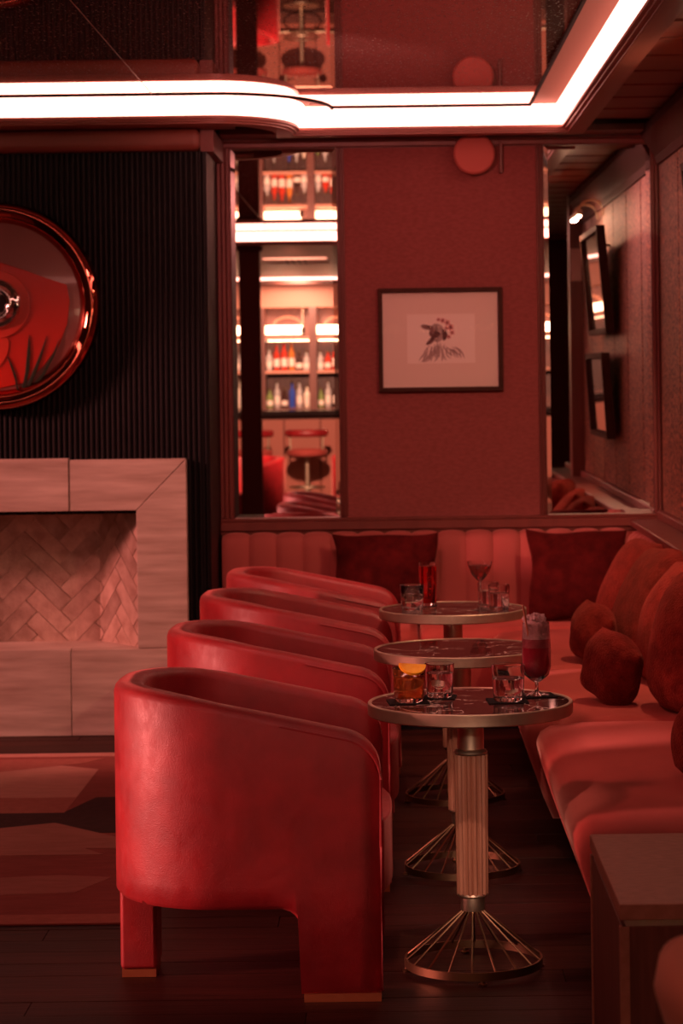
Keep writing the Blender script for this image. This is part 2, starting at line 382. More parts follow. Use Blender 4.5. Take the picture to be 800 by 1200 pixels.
struct(BX('trim_11', M['panelwood'], -.86, -.80, 10.86, YB, 2.64, 2.74))

# ------------------------------------------------------------------ cove, ceiling mirror, soffits
lip = [(-3.9, 2.3), (.803, 2.3), (.803, 11.15), (-.42, 11.15), (-.42, 11.06)]
for i in range(1, 13):
    t = i/12*PI/2; lip.append((-.80 + .38*math.cos(t), 11.06 - .51*math.sin(t)))
lip += [(-3.9, 10.55)]
def offset(poly, d):                                      # + outward (polygon is counter-clockwise)
    n = len(poly); out = []
    for i in range(n):
        p0, p, p1 = Vector(poly[i-1]), Vector(poly[i]), Vector(poly[(i+1) % n])
        e0 = (p - p0).normalized(); e1 = (p1 - p).normalized()
        n0 = Vector((e0.y, -e0.x)); n1 = Vector((e1.y, -e1.x)); b = (n0 + n1)
        k = max(.35, b.dot(b)/2)
        out.append(tuple(p + b*(d/k)))
    return out
def sweep(prof):
    rows = []
    for d, z in prof: rows.append([(x, y, z) for x, y in offset(lip, d)])
    return MB().grid(rows, close_u=True)
struct(sweep([(.02,2.768),(.004,2.773),(0,2.770),(0,2.758),(.014,2.755),(.014,2.748),(.030,2.745),(.030,2.739),(.045,2.735),(.108,2.735),(.108,2.96)]).build('trim_12', M['fascia'], smooth=25))
led = sweep([(.02,2.768),(-.025,2.866)]).build('light_strip', M['led'])
tag(led, 'continuous glowing strip light tucked behind the ceiling cove moulding', 'strip light')
struct(sweep([(-.025,2.866),(-.05,2.872),(-.158,2.876)]).build('trim_13', M['cove'], smooth=True))
struct(sweep([(-.162,2.852),(-.162,2.841),(-.150,2.841),(-.150,2.852)]).build('trim_19', M['hollow']))
struct(sweep([(.02,2.769),(.05,2.80),(.05,2.95)]).build('trim_14', M['hollow']))
def clip(poly, axis, lim, keep_less):
    out = []; n = len(poly)
    ins = lambda p: (p[axis] <= lim) if keep_less else (p[axis] >= lim)
    for i in range(n):
        a, b = poly[i], poly[(i+1) % n]
        if ins(a): out.append(a)
        if ins(a) != ins(b):
            t = (lim - a[axis])/(b[axis] - a[axis]); out.append((a[0] + t*(b[0]-a[0]), a[1] + t*(b[1]-a[1])))
    return out
mp = offset(lip, -.15)
cm = empty('ceiling_mirror', 'dark antiqued mirror panels covering the ceiling inside the glowing cove', 'mirror', (0,0,2.848))
xs = [-5, -2.45, -1.03, 5]; ys = [0, 4.7, 7.05, 9.39, 12]
for i in range(3):
    for j in range(4):
        p = mp
        for ax, lim, less in ((0, xs[i] + .0025, False), (0, xs[i+1] - .0025, True), (1, ys[j] + .0015, False), (1, ys[j+1] - .0015, True)):
            p = clip(p, ax, lim, less) if p else p
        if len(p) >= 3: MB().prism(p, 0, .012).build('panel', M['cmirror'], cm)
MB().prism(offset(lip, -.146), .014, .02).build('backing', M['hollow'], cm)
# seams of bronze between the panels, flush with the glass
for x in xs[1:3]: BX('seam_strip', M['dark_brass'], x - .0022, x + .0022, 2.46, 10.39, -.0005, .012, cm)
# back soffit, bar-side soffit
struct(MB().box(-.80, XR - .09, 11.24, YB - .05, 2.752, 2.78).build('trim_15', M['panelwood']))
struct(BX('trim_16', M['soffit'], -3.9, -.7, 10.655, 10.86, 2.74, 2.78))
struct(MB().box(-5.2, 4.2, -6.8, 2.195, 2.76, 2.80).box(-5.2, -4.01, 2.195, 11.5, 2.76, 2.80).build('trim_17', M['soffit']))
y = 11.20; rc = []
while y > 2.3:
    pl = BX('plank', M['soffit'], .90, XR if y > 6.9 else 4.0, y - .40, y, 2.80, 2.83, cei, bevel=.006)
    y -= .455
BX('plank_backing', M['panelwood'], .90, 4.0, 2.2, 11.25, 2.86, 2.88, cei)

# ------------------------------------------------------------------ fireplace
fp = empty('fireplace', 'travertine fireplace surround with herringbone tiled recess below the round artwork', 'fireplace', (-1.79, 10.80, 0))
def slab(poly, y0=0, y1=.06): return MB().prism(poly, y0, y1, 'Y').build('slab', M['trav'], fp, bevel=.0025, seg=1)
g = .001
for s in (1, -1):
    q = lambda L: [(s*a, b) for a, b in L]
    slab(q([(.32+g, 1.016), (.622, 1.016), (.85, 1.247), (.32+g, 1.247)]))
    slab(q([(.622+g, 1.014), (.85, 1.243), (.85, .391+g), (.622+g, .391+g)]))
    slab(q([(.32+g, 0), (.85, 0), (.85, .390), (.32+g, .390)]), -.002, .06)
slab([(-.319, 1.016), (.319, 1.016), (.319, 1.254), (-.319, 1.254)], -.004, .06)
slab([(-.319, 0), (.319, 0), (.319, .392), (-.319, .392)], -.003, .06)
BX('return', M['trav'], .835, .85, .06, .063, 0, 1.243, fp)
MB().prism([(-.622, .06), (.622, .06), (.41, .35), (-.41, .35)], .36, .391).build('sill', M['trav'], fp)
MB().prism([(-.64, .06), (.64, .06), (.44, .37), (-.44, .37)], 1.016, 1.04).build('lintel', M['trav'], fp)
BX('recess_back', M['tile'], -.44, .44, .352, .37, .36, 1.04, fp)
for s in (1, -1):
    MB().prism([(s*.636, .06), (s*.66, .06), (s*.44, .37), (s*.415, .36)], .36, 1.03).build('recess_side', M['tile'], fp)
def herring(W, H, tw=.076, tl=.228):
    out = []
    for i in range(-12, 14):
        for j in range(-12, 14):
            for kind in (0, 1):
                # herringbone lattice: step (tw,tw) and (tl,-tl) in brick axes
                ox, oy = i*tw + j*tl, i*tw - j*tl
                r = [(ox, oy), (ox+tl, oy), (ox+tl, oy+tw), (ox, oy+tw)] if kind == 0 else [(ox+tl, oy+tw-tl+0), (ox+tl+tw, oy+tw-tl), (ox+tl+tw, oy+tw), (ox+tl, oy+tw)]
                cx = sum(a for a, b in r)/4; cy = sum(b for a, b in r)/4
                r = [(cx + (a-cx)*(1 - .0025/tw), cy + (b-cy)*(1 - .0025/tw)) for a, b in r]
                c = math.cos(PI/4); p = [(c*(a - b), c*(a + b)) for a, b in r]
                p = [(a + .05, b - .02) for a, b in p]
                for ax, lim, less in ((0, 0, False), (0, W, True), (1, 0, False), (1, H, True)):
                    p = clip(p, ax, lim, less) if len(p) > 2 else p
                if len(p) > 2:
                    ar = abs(sum(p[k][0]*p[(k+1) % len(p)][1] - p[(k+1) % len(p)][0]*p[k][1] for k in range(len(p))))/2
                    if ar > 2e-4: out.append(p)
    return out
for p in herring(.83, .625):
    MB().prism([(a - .415, b + .391) for a, b in p], .346 + random.uniform(-.001, .001), .353, 'Y').build('tile', M['tile'], fp)
A = Vector((.622, .062)); Bv = Vector((.412, .347)); D = (Bv - A); Ln = D.length; D.normalize(); N = Vector((-D.y, D.x))
for s in (1, -1):
    for p in herring(Ln, .625):
        t = MB(); h0 = random.uniform(-.001, .001)
        front = [A + D*a + N*(-(-.000 + h0)) for a, b in p]; back = [A + D*a - N*.012 for a, b in p]
        n = len(p)
        t.add([(s*v.x, v.y, .391 + b) for v, (a, b) in zip(front, p)] + [(s*v.x, v.y, .391 + b) for v, (a, b) in zip(back, p)],
              [tuple(range(n)), tuple(range(n, 2*n))[::-1]] + [(i, (i+1) % n, n + (i+1) % n, n + i) for i in range(n)])
        t.build('tile', M['tile'], fp)

# ------------------------------------------------------------------ round wall artwork (local: x right, z up, -y towards the room)
art = empty('wall_artwork', 'large round glossy red lacquer disc artwork with chrome eye and thick ruby rim', 'artwork', (-1.79, 10.85, 1.946))
MB().lathe([(0,.0),(.43,.0),(.43,.03),(.41,.034),(0,.028)], 96, axis='Y').build('back_plate', M['mauve'], art, smooth=True)
MB().lathe([(.378,.03),(.386,.044),(.402,.066),(.424,.084),(.445,.088),(.462,.076),(.472,.052),(.473,.028),(.46,.0)], 128, axis='Y').build('rim', M['redmirror'], art, smooth='all')
def curve_poly(pts, n=6):                                   # closed Catmull-Rom
    out = []; m = len(pts)
    for i in range(m):
        p0, p1, p2, p3 = [Vector(pts[(i+k) % m]) for k in (-1, 0, 1, 2)]
        for k in range(n):
            t = k/n
            out.append(tuple(.5*((2*p1) + (p2-p0)*t + (2*p0-5*p1+4*p2-p3)*t*t + (3*p1-p0-3*p2+p3)*t**3)))
    return out
def flat(name, pts, y0, y1, m, par, lab=None, bev=.003):
    o = MB().prism(pts, y0, y1, 'Y').build(name, m, par, bevel=bev, seg=2)
    if lab: o['label'] = lab
    return o
pet = [(-.30,.18),(-.10,.22),(.02,.20),(.12,.165),(.22,.125),(.305,.095),(.318,.02),(.305,-.08),(.27,-.17),(.20,-.26),(.12,-.33),(.0,-.355),(-.14,-.34),(-.25,-.25),(-.32,-.1),(-.34,.06)]
pet = [(a*1.05, b*(1.05 if b < 0 else 1.0)) for a, b in pet]
flat('petal_panel', pet, -.040, -.03, M['redlacquer'], art, 'scarlet lacquer panel shaped like a broad petal')
flat('ring_panel', [(.155*math.cos(t*PI/24), .155*math.sin(t*PI/24) + .008) for t in range(48)], -.048, -.034, M['redlacquer2'], art)
flat('small_petal', curve_poly([(-.06,-.16),(.045,-.14),(.055,-.20),(.015,-.27),(-.06,-.30),(-.11,-.24)]), -.046, -.036, M['redlacquer2'], art)
MB().lathe([(.112,.0),(.114,.014),(.104,.026),(.090,.018),(.082,.032),(.066,.038),(.05,.024),(.043,-.001),(0,-.003)], 64, (.0,-.044,.012), axis='Y').build('eye', M['chrome'], art, smooth='all')
MB().lathe([(0,.0075),(.047,.0075),(.047,.0)], 40, (.0,-.044,.012), axis='Y').build('pupil', M['bar_top'], art, smooth=30)
for pts in ([(.10,-.335),(.115,-.27),(.125,-.19),(.14,-.125),(.15,-.19),(.145,-.26),(.125,-.335)],
            [(.115,-.335),(.15,-.26),(.185,-.19),(.215,-.13),(.20,-.20),(.175,-.27),(.14,-.335)],
            [(.095,-.335),(.085,-.28),(.065,-.23),(.045,-.205),(.06,-.255),(.075,-.30),(.08,-.335)],
            [(.135,-.33),(.19,-.27),(.235,-.20),(.27,-.14),(.25,-.21),(.21,-.28),(.165,-.33)]):
    pts = [(a*1.06, -.378 + (b + .335)*1.18) for a, b in pts]
    for a, b in ((0, 6), (1, 5), (2, 4)):
        pa, pb = Vector(pts[a]), Vector(pts[b]); pts[a] = tuple(pa.lerp(pb, .22)); pts[b] = tuple(pb.lerp(pa, .22))
    flat('blade_of_grass', pts, -.0475, -.039, M['leaf'], art, bev=.001)

# ------------------------------------------------------------------ wall mirrors with bevelled edges
def wall_mirror(name, label, x0, x1, z0, z1):
    r = empty(name, label, 'mirror', ((x0+x1)/2, YB, z0)); W = (x1-x0)/2; H = z1-z0; b = .021; k = .0011
    MB().add([(-W+b, 0-k, b), (W-b, 0-k, b), (W-b, 0-k, H-b), (-W+b, 0-k, H-b)], [(0,1,2,3)]).build('pane', M['mirror'], r)
    BX('backing', M['hollow'], -W, W, .003, .011, 0, H, r)
    o = [(-W,0),(W,0),(W,H),(-W,H)]; i = [(-W+b,b),(W-b,b),(W-b,H-b),(-W+b,H-b)]
    for a in range(4):
        c = (a+1) % 4
        MB().add([(o[a][0],0,o[a][1]), (o[c][0],0,o[c][1]), (i[c][0],-k,i[c][1]), (i[a][0],-k,i[a][1])], [(0,1,2,3)]).build('bevel_edge', M['mirror'], r)
wall_mirror('wall_mirror', 'tall wall mirror with slanted edges beside the black fluted chimney breast, reflecting bar shelves', -.768, -.260, .930, 2.708)
wall_mirror('wall_mirror', 'tall wall mirror in the corner with slanted edges, reflecting two framed pictures', .737, 1.249, .930, 2.708)

# ------------------------------------------------------------------ sconce and framed drawing
sc = empty('wall_sconce', 'round red disc wall lamp high above the framed drawing', 'lamp', (.402, YB - .004, 2.664))
MB().lathe([(.0,.0),(.045,.0),(.045,.02),(.0,.02)], 32, axis='Y').build('back_plate', M['panelwood'], sc, smooth=True)
MB().tube([(.0,-.02,0),(.0,-.06,0)], .014, 12).build('stem', M['dark_brass'], sc, smooth=True)
MB().lathe([(0,.0),(.088,.0),(.0985,.006),(.1,.016),(.097,.028),(.088,.034),(0,.037)], 64, (0,-.058,0), axis='Y').build('shade', M['disc'], sc, smooth=30)
BX('bracket', M['panelwood'], .122, .14, -.03, 0, -.09, .06, sc, bevel=.004)

pic = empty('framed_drawing', 'framed drawing of a sheep wearing flowers hung between the two mirrors', 'picture', (.231, YB - .004, 1.530))
W2, H2, fw = .298, .498, .021
for a in ([(-W2,0),(W2,0),(W2-fw,fw),(-W2+fw,fw)], [(W2,0),(W2,H2),(W2-fw,H2-fw),(W2-fw,fw)], [(W2,H2),(-W2,H2),(-W2+fw,H2-fw),(W2-fw,H2-fw)], [(-W2,H2),(-W2,0),(-W2+fw,fw),(-W2+fw,H2-fw)]):
    MB().prism(a, -.032, 0, 'Y').build('frame_side', M['frame'], pic, bevel=.002, seg=1)
BX('mount', M['mount'], -W2+.01, W2-.01, -.010, -.002, .01, H2-.01, pic)
pw = BX('drawing_sheet', M['paper'], -.160, .166, -.0115, -.010, .135, .372, pic)
def blob(name, pts, m, d, sm=True): MB().prism(curve_poly(pts, 4) if sm else pts, -.0115 - d, -.0112, 'Y').build(name, m, pw)
rd = random.Random(5)
def stroke(x0, z0, x1, z1, wd, m, d):
    dx, dz = x1 - x0, z1 - z0; l = math.hypot(dx, dz); nx, nz = -dz/l*wd, dx/l*wd; k = rd.uniform(-.25, .25)*l
    mx, mz = (x0+x1)/2 - dz/l*k, (z0+z1)/2 + dx/l*k
    blob('pencil_stroke', [(x0, z0), (mx + nx, mz + nz), (x1, z1), (mx - nx, mz - nz)], m, d)
for k in range(40):                                          # long fleece on neck and shoulders
    t = (k % 26)/25; x0 = -.062 + .125*t + rd.uniform(-.006, .006); z0 = .225 - .05*abs(t - .45) + rd.uniform(-.02, .02)
    stroke(x0, z0, x0 + (t - .45)*.09 + rd.uniform(-.008, .008), max(.139, z0 - rd.uniform(.04, .085)), .0036, M['graphite'], .0003 + k*1e-5)
blob('sheep_head', [(-.040,.318),(-.020,.326),(.002,.318),(.018,.30),(.020,.272),(.008,.248),(-.014,.236),(-.034,.246),(-.046,.268),(-.050,.296)], M['graphite'], .0003)
blob('ear', [(-.094,.315),(-.080,.322),(-.055,.318),(-.034,.308),(-.038,.297),(-.062,.297),(-.082,.303)], M['charcoal'], .0005)
blob('ear', [(.010,.298),(.026,.292),(.034,.272),(.028,.252),(.014,.244),(.010,.268)], M['charcoal'], .0005)
blob('muzzle', [(-.050,.292),(-.026,.298),(-.004,.286),(-.002,.270),(-.022,.258),(-.044,.262),(-.054,.276)], M['charcoal'], .0006)
blob('chin', [(-.070,.226),(-.056,.248),(-.040,.262),(-.028,.254),(-.036,.236),(-.054,.226)], M['charcoal'], .0006)
for k in range(22):
    a = rd.uniform(0, 2*PI); q = rd.uniform(.0, .034); cx, cz = -.012 + q*math.cos(a), .30 + q*.9*math.sin(a)
    stroke(cx, cz, cx + rd.uniform(-.012, .012), cz - rd.uniform(.006, .016), .0016, M['charcoal'] if k % 3 else M['graphite'], .0007 + k*1e-5)
for fx, fz, r in ((.012,.340,.014),(.034,.330,.017),(.050,.308,.018),(.056,.282,.014),(.040,.262,.012),(-.008,.345,.011),(.030,.304,.013)):
    blob('flower', [(fx + r*(1 if k % 2 else .62)*math.cos(k*PI/5), fz + r*(1 if k % 2 else .62)*math.sin(k*PI/5)) for k in range(10)], M['petal'], .0009 + abs(fx)*.002)
    blob('flower_heart', [(fx + r*.28*math.cos(k*PI/3), fz + r*.28*math.sin(k*PI/3)) for k in range(6)], M['charcoal'], .0011 + abs(fx)*.002)
BX('glass_pane', M['pane'], -W2+.012, W2-.012, -.0205, -.0195, .012, H2-.012, pic)

# pictures and picture lamps on the right wall (seen in the corner mirror)
def side_picture(label, y0, y1, z0, z1, lean):
    h = z1 - z0; r = empty('framed_picture', label, 'picture', (XR - .002, (y0+y1)/2, z0), -PI/2, 'framed pictures on the side wall')
    Wd = (y1 - y0)/2
    def yo(z): return -.03 - lean*z/h                      # leans out at the top
    f = .03
    def bar(poly):
        MB().add([(x, yo(z) - .05, z) for x, z in poly] + [(x, yo(z) , z) for x, z in poly],
                 [(0,1,2,3), (7,6,5,4)] + [(i, 4+i, 4+(i+1) % 4, (i+1) % 4) for i in range(4)]).build('frame_side', M['frame'], r)
    bar([(-Wd,0),(Wd,0),(Wd-f,f),(-Wd+f,f)]); bar([(Wd,0),(Wd,h),(Wd-f,h-f),(Wd-f,f)]); bar([(Wd,h),(-Wd,h),(-Wd+f,h-f),(Wd-f,h-f)]); bar([(-Wd,h),(-Wd,0),(-Wd+f,f),(-Wd+f,h-f)])
    MB().add([(-Wd+.02, yo(0)-.01, .02), (Wd-.02, yo(0)-.01, .02), (Wd-.02, yo(h)-.01, h-.02), (-Wd+.02, yo(h)-.01, h-.02)], [(0,1,2,3)]).build('print', M['charcoal'], r)
    MB().add([(-Wd+.02, yo(0)-.03, .02), (Wd-.02, yo(0)-.03, .02), (Wd-.02, yo(h)-.03, h-.02), (-Wd+.02, yo(h)-.03, h-.02)], [(0,1,2,3)]).build('glass_pane', M['mirror_dim'], r)
    MB().box(-.05, .05, -.03, .0, .1*h, .12*h).box(-.05, .05, -.03 - lean*.8, .0, .85*h, .87*h).build('hanger', M['dark_brass'], r)
M['mirror_dim'] = mat('picture_glazing', (.45,.40,.38), .02, .9)
side_picture('wide dark framed picture leaning out from the flecked wall, beneath the brass lamp', 8.35, 9.52, 1.83, 2.44, .05)
side_picture('wide dark framed picture hanging lowest on the flecked wall', 8.38, 9.50, 1.23, 1.72, .03)
pl = empty('picture_lamp', 'brass gooseneck picture lamp above the upper framed picture on the side wall', 'lamp', (XR, 8.35, 2.56))
for yy in (-.22, .22):
    MB().tube([(-.002, yy, .0)] + [(-.002 - .075*(1 - math.cos(t*PI/10)), yy, .07*math.sin(t*PI/10) + .02) for t in range(11)], .007, 8).build('arm', M['brass'], pl, smooth=True)
MB().tube([(-.152, -.30, .01), (-.152, .30, .01)], .018, 12).build('hood', M['brass'], pl, smooth=True)
BX('tube', M['lamp'], -.162, -.142, -.28, .28, -.014, -.004, pl)

# white panel on the end pilaster
tag(BX('wall_panel', M['vent'], XR - .078, XR - .006, 6.9, 6.912, 2.22, 2.44, bevel=.003), 'small pale blank panel fixed to the end pilaster', 'panel')

# ------------------------------------------------------------------ banquette
bq = empty('corner_banquette', 'long coral velvet corner banquette with channelled back along two walls', 'sofa', (0, 0, 0))
def seat_run(prof, a, b, r=.05, axis='Y'):
    ys = [a, a + r*.3, a + r, b - r, b - r*.3, b]; ins = [.06, .018, 0, 0, .018, .06]
    cx = sum(p[0] for p in prof)/len(prof); cz = sum(p[1] for p in prof)/len(prof); rows = []
    for yv, i in zip(ys, ins):
        row = []
        for x, z in prof:
            dx, dz = cx - x, cz - z; l = math.hypot(dx, dz) or 1
            row.append((x + dx/l*i, yv, z + dz/l*i) if axis == 'Y' else (yv, x + dx/l*i, z + dz/l*i))
        rows.append(row)
    return MB().grid(rows, close_u=True, caps=True)
pr = [(.545,.13),(.515,.20),(.485,.29),(.458,.375),(.455,.415),(.468,.444),(.50,.462),(.60,.472),(.80,.474),(1.0,.468),(1.13,.455),(1.13,.13)]
for a, b in ((5.90, 7.90), (7.905, 9.28), (9.285, 10.70)):
    seat_run([(x - (.03 if a > 7 and x < .7 else 0), z) for x, z in pr], a, b, .07).build('seat_cushion', M['coral'], bq, smooth=70)
pb = [(10.78,.13),(10.75,.20),(10.72,.29),(10.70,.375),(10.70,.415),(10.712,.444),(10.74,.462),(10.80,.472),(11.0,.474),(11.3,.466),(11.34,.455),(11.34,.13)]
for a, b in ((-.82, .10), (.105, 1.13)):
    seat_run(pb, a, b, axis='X').build('seat_cushion', M['coral'], bq, smooth=70)
MB().box(.62, 1.25, 6.0, 11.4, 0, .13).build('plinth', M['black'], bq)
BX('plinth', M['black'], -.82, .62, 10.86, 11.4, 0, .13, bq)
def channel(wd, t=.017):
    path = [(.0,.40),(.0,.52),(-.012,.64),(-.02,.74),(-.018,.80),(-.005,.838),(.02,.856),(.06,.862),(.13,.860)]
    rows = []
    nrm = []
    for i in range(len(path)):
        a = Vector(path[max(i-1,0)]); b = Vector(path[min(i+1,len(path)-1)]); d = (b-a).normalized(); nrm.append(Vector((-d.y, d.x)))
    for u in range(9):
        f = -1 + u/4; k = t*math.sqrt(max(0, 1 - f*f*.985)) - t*.6
        rows.append([(f*wd/2, p[0] + n.x*k, p[1] + n.y*k) for p, n in zip(path, nrm)])
    return MB().grid(rows)
cme = channel(.128).mesh('channel', M['coral_chan'], 'all')
x = -.82 + .064
while x < 1.12:
    link('channel', cme, bq, loc=(x, 11.33, 0)); x += .1285
y = 11.25
while y > 5.95:
    o = link('channel', cme, bq, loc=(1.115, y, 0)); o.rotation_euler = (0, 0, -PI/2); y -= .1285
BX('back_board', M['coral'], -.82, XR, 11.37, YB - .051, .13, .85, bq)
BX('back_board', M['coral'], 1.16, XR - .005, 5.90, 11.37, .13, .85, bq)

# ------------------------------------------------------------------ pillows
def pillow_mesh(wd, h, t, seed, m, rd=.0, N=24):
    rnd = random.Random(seed); ph = [rnd.uniform(0, 6.28) for _ in range(6)]
    mb = MB(); side = {}
    for sgn in (1, -1):
        rows = []
        for i in range(N+1):
            row = []
            for j in range(N+1):
                u, v = -1 + 2*j/N, -1 + 2*i/N
                u = math.sin(u*PI/2); v = math.sin(v*PI/2)
                pn = .09*(1 - rd); x = wd/2*u*(1 - pn*(1 - v*v))*math.sqrt(1 - rd*v*v/2); z = h/2*v*(1 - pn*(1 - u*u))*math.sqrt(1 - rd*u*u/2)
                th = t/2*(max(0, (1 - u*u))*max(0, (1 - v*v)))**(.42 + .10*rd)
                th *= 1 + .05*math.sin(4*u + ph[0]) + .05*math.sin(4*v + ph[1])
                row.append((x + .006*math.sin(5*v + ph[2]), sgn*th, z + h/2 + .006*math.sin(4*u + ph[3])))
            rows.append(row)
        mb.grid(rows)
    return mb.mesh('throw_pillow', m, 'all', weld=True)
def pillow(label, wd, h, t, m, loc, rx, rz, seed, ry=0, rd=.0, group='plush pillows along the banquette'):
    o = link('throw_pillow', pillow_mesh(wd, h, t, seed, m, rd)); o.location = loc
    o.rotation_euler = (math.radians(rx), math.radians(ry), math.radians(rz)); return tag(o, label, 'pillow', group)
F, DK = M['fur'], M['dark_plush']
pillow('wide oxblood plush pillow propped on the far banquette behind the back armchairs', .50, .42, .16, DK, (-.045, 11.08, .470), -14, 0, 1)
pillow('large oxblood plush pillow in the banquette corner under the corner mirror', .47, .44, .18, DK, (.83, 10.93, .470), -18, -6, 2)
pillow('rust plush pillow furthest along the side row, next to the corner pillow', .46, .47, .22, F, (.915, 10.22, .468), -24, -76, 3, rd=.45)
pillow('small rust plush pillow lying in front of the furthest rust pillow', .26, .245, .16, F, (.745, 9.42, .472), -8, -66, 4, ry=16, rd=.55)
pillow('rust plush pillow standing between the two small pillows of the side row', .46, .49, .22, F, (.915, 9.50, .468), -24, -76, 5, rd=.45)
pillow('small rust plush pillow lying in front of the tall upright pillows', .27, .255, .17, F, (.712, 8.30, .472), -6, -60, 6, ry=20, rd=.5)
pillow('rust plush pillow half hidden behind the nearest big pillow', .46, .49, .21, F, (.935, 8.78, .468), -22, -78, 7, rd=.45)
pillow('biggest rust plush pillow, upright at the front of the side row', .46, .51, .26, F, (.925, 8.05, .468), -18, -74, 8, rd=.5)
pillow('lone rust plush pillow lying on the near seat above the side table', .42, .34, .25, F, (.85, 6.62, .470), -34, -62, 9, rd=.6)

# ------------------------------------------------------------------ tub armchairs
def tub_shell(L=.72, Wd=.70, th=.085, R=.30):
    # centre line of the outer face: near arm front -> round the back -> far arm front
    pts = []
    x1 = L/2; yb = Wd/2; xb = -L/2
    def arc(cx, cy, a0, a1, n): return [(cx + R*math.cos(a0 + (a1-a0)*i/n), cy + R*math.sin(a0 + (a1-a0)*i/n)) for i in range(n+1)]
    xs_ = [x1, x1-.004, x1-.012, x1-.024, x1-.04, x1-.06, x1-.085, x1-.12, x1-.155, x1-.18, x1-.20, x1-.212, x1-.219, x1-.226, x1-.238, x1-.26, x1-.30, x1-.34]
    pts = [(x, -yb) for x in xs_]
    pts += arc(xb+R, -yb+R, -PI/2, -PI, 14)[0:]
    pts += arc(xb+R, yb-R, PI, PI/2, 14)
    pts += [(x, yb) for x in reversed(xs_)]
    # drop duplicates
    q = [pts[0]]
    for p in pts[1:]:
        if (Vector(p) - Vector(q[-1])).length > 1e-4: q.append(p)
    return q
def top_z(x): return .806 - .215*(math.log(1 + math.exp((x + .22)*14))/14)
def make_chair(name, label, loc, rz=0):
    r = empty(name, label, 'armchair', loc, rz, 'velvet tub armchairs facing the tables')
    P_ = tub_shell(); n = len(P_); th = .085; L2_ = .36
    rows = []
    for i, (x, y) in enumerate(P_):
        a = Vector(P_[max(i-1, 0)]); b = Vector(P_[min(i+1, n-1)]); d = (b - a).normalized(); nin = Vector((-d.y, d.x))*-1  # inward
        c = Vector((x, y))
        if nin.dot(-c) < 0: nin = -nin
        if abs(y) > .349: nin = Vector((0, -1 if y > 0 else 1))
        # top profile
        zt = top_z(x)
        dist = L2_ - x; rr = .085
        if abs(y) > .3 and dist < rr: zt -= rr - math.sqrt(max(0, rr*rr - (rr - dist)**2))
        # bottom profile with legs at the arm fronts
        zb = .24
        if abs(y) > .3:
            if dist < .213: zb = .02
            elif dist < .263: q = (dist - .213)/.05; zb = .24 - .05*(1 - math.sqrt(max(0, 1 - (1 - q)**2))) if q > 0.02 else .02
        h = .024                                              # soft edge of the top
        endr = 1.0 if dist > .03 or abs(y) < .3 else max(.55, 1 - (.03 - dist)/.03*.45)
        def at(off, z): v = c + nin*off; return (v.x, v.y, z)
        e = (1 - endr)*th/2
        seq = [(.010 + e, zb), (.0 + e, zb + .012), (.0 + e, max(zb + .015, .30)), (.0 + e, .40), (.0 + e, .53), (.0 + e, zt - h), (.004 + e, zt - h*.42), (.016, zt - h*.08), (th/2, zt), (th - .016, zt - h*.08), (th - .004 - e, zt - h*.42), (th - e, zt - h), (th - e, .53), (th - e, .40), (th - e, zb)]
        rows.append([at(o, z) for o, z in seq])
    MB().grid(rows, close_u=True, caps=True).build('shell', M['chair'], r, smooth=50)
    # seat cushion with bowed front
    seat = [(-.25,-.2),(-.18,-.262),(.30,-.262),(.37,-.22),(.388,0),(.37,.22),(.30,.262),(-.18,.262),(-.25,.2),(-.27,0)]
    MB().prism(curve_poly(seat, 3), .26, .45).build('seat', M['chair'], r, bevel=.035, seg=4)
    BX('seat_base', M['chair'], -.27, .33, -.264, .264, .235, .262, r)
    # back leg: a single upholstered block under the back
    MB().box(-.352, -.252, -.07, .07, .02, .239).build('leg', M['chair'], r, bevel=.012, seg=2)
    for y0 in (-.348, .265):
        BX('leg_cap', M['cap'], .155, .355, y0, y0 + .083, 0, .021, r)
    BX('leg_cap', M['cap'], -.348, -.256, -.066, .066, 0, .021, r)
    # piping along the outer edge of each arm front
    for s in (-1, 1):
        pts = [(x + (.0008), s*.3515, zz) for x, zz in
               [(.20,.8-.0)]][:0]
        for x in [.10 + .0125*i for i in range(15)] + [.275 + .085*math.sin(t*PI/16) for t in range(1, 9)]:
            zt = top_z(x)
            dist = L2_ - x
            if dist < .085: zt -= .085 - math.sqrt(max(0, .085**2 - (.085 - dist)**2))
            pts.append((x, s*.350, zt - .022))
        MB().tube(pts + [(.358, s*.349, .4), (.358, s*.349, .03)], .0035, 6).build('piping', M['chair'], r, smooth=True)
    return r
ch = make_chair('tub_armchair', 'claret velvet tub armchair nearest the viewer, its whole side panel showing', (-.405, 6.53, 0), 0)
dup(ch, (-.385, 7.83, 0), 0, 'claret velvet tub armchair directly behind the nearest one, second of the row')
dup(ch, (-.375, 9.02, 0), 0, 'claret velvet tub armchair standing third from the front of the row')
dup(ch, (-.345, 10.02, 0), 0, 'claret velvet tub armchair furthest back, before the far banquette')

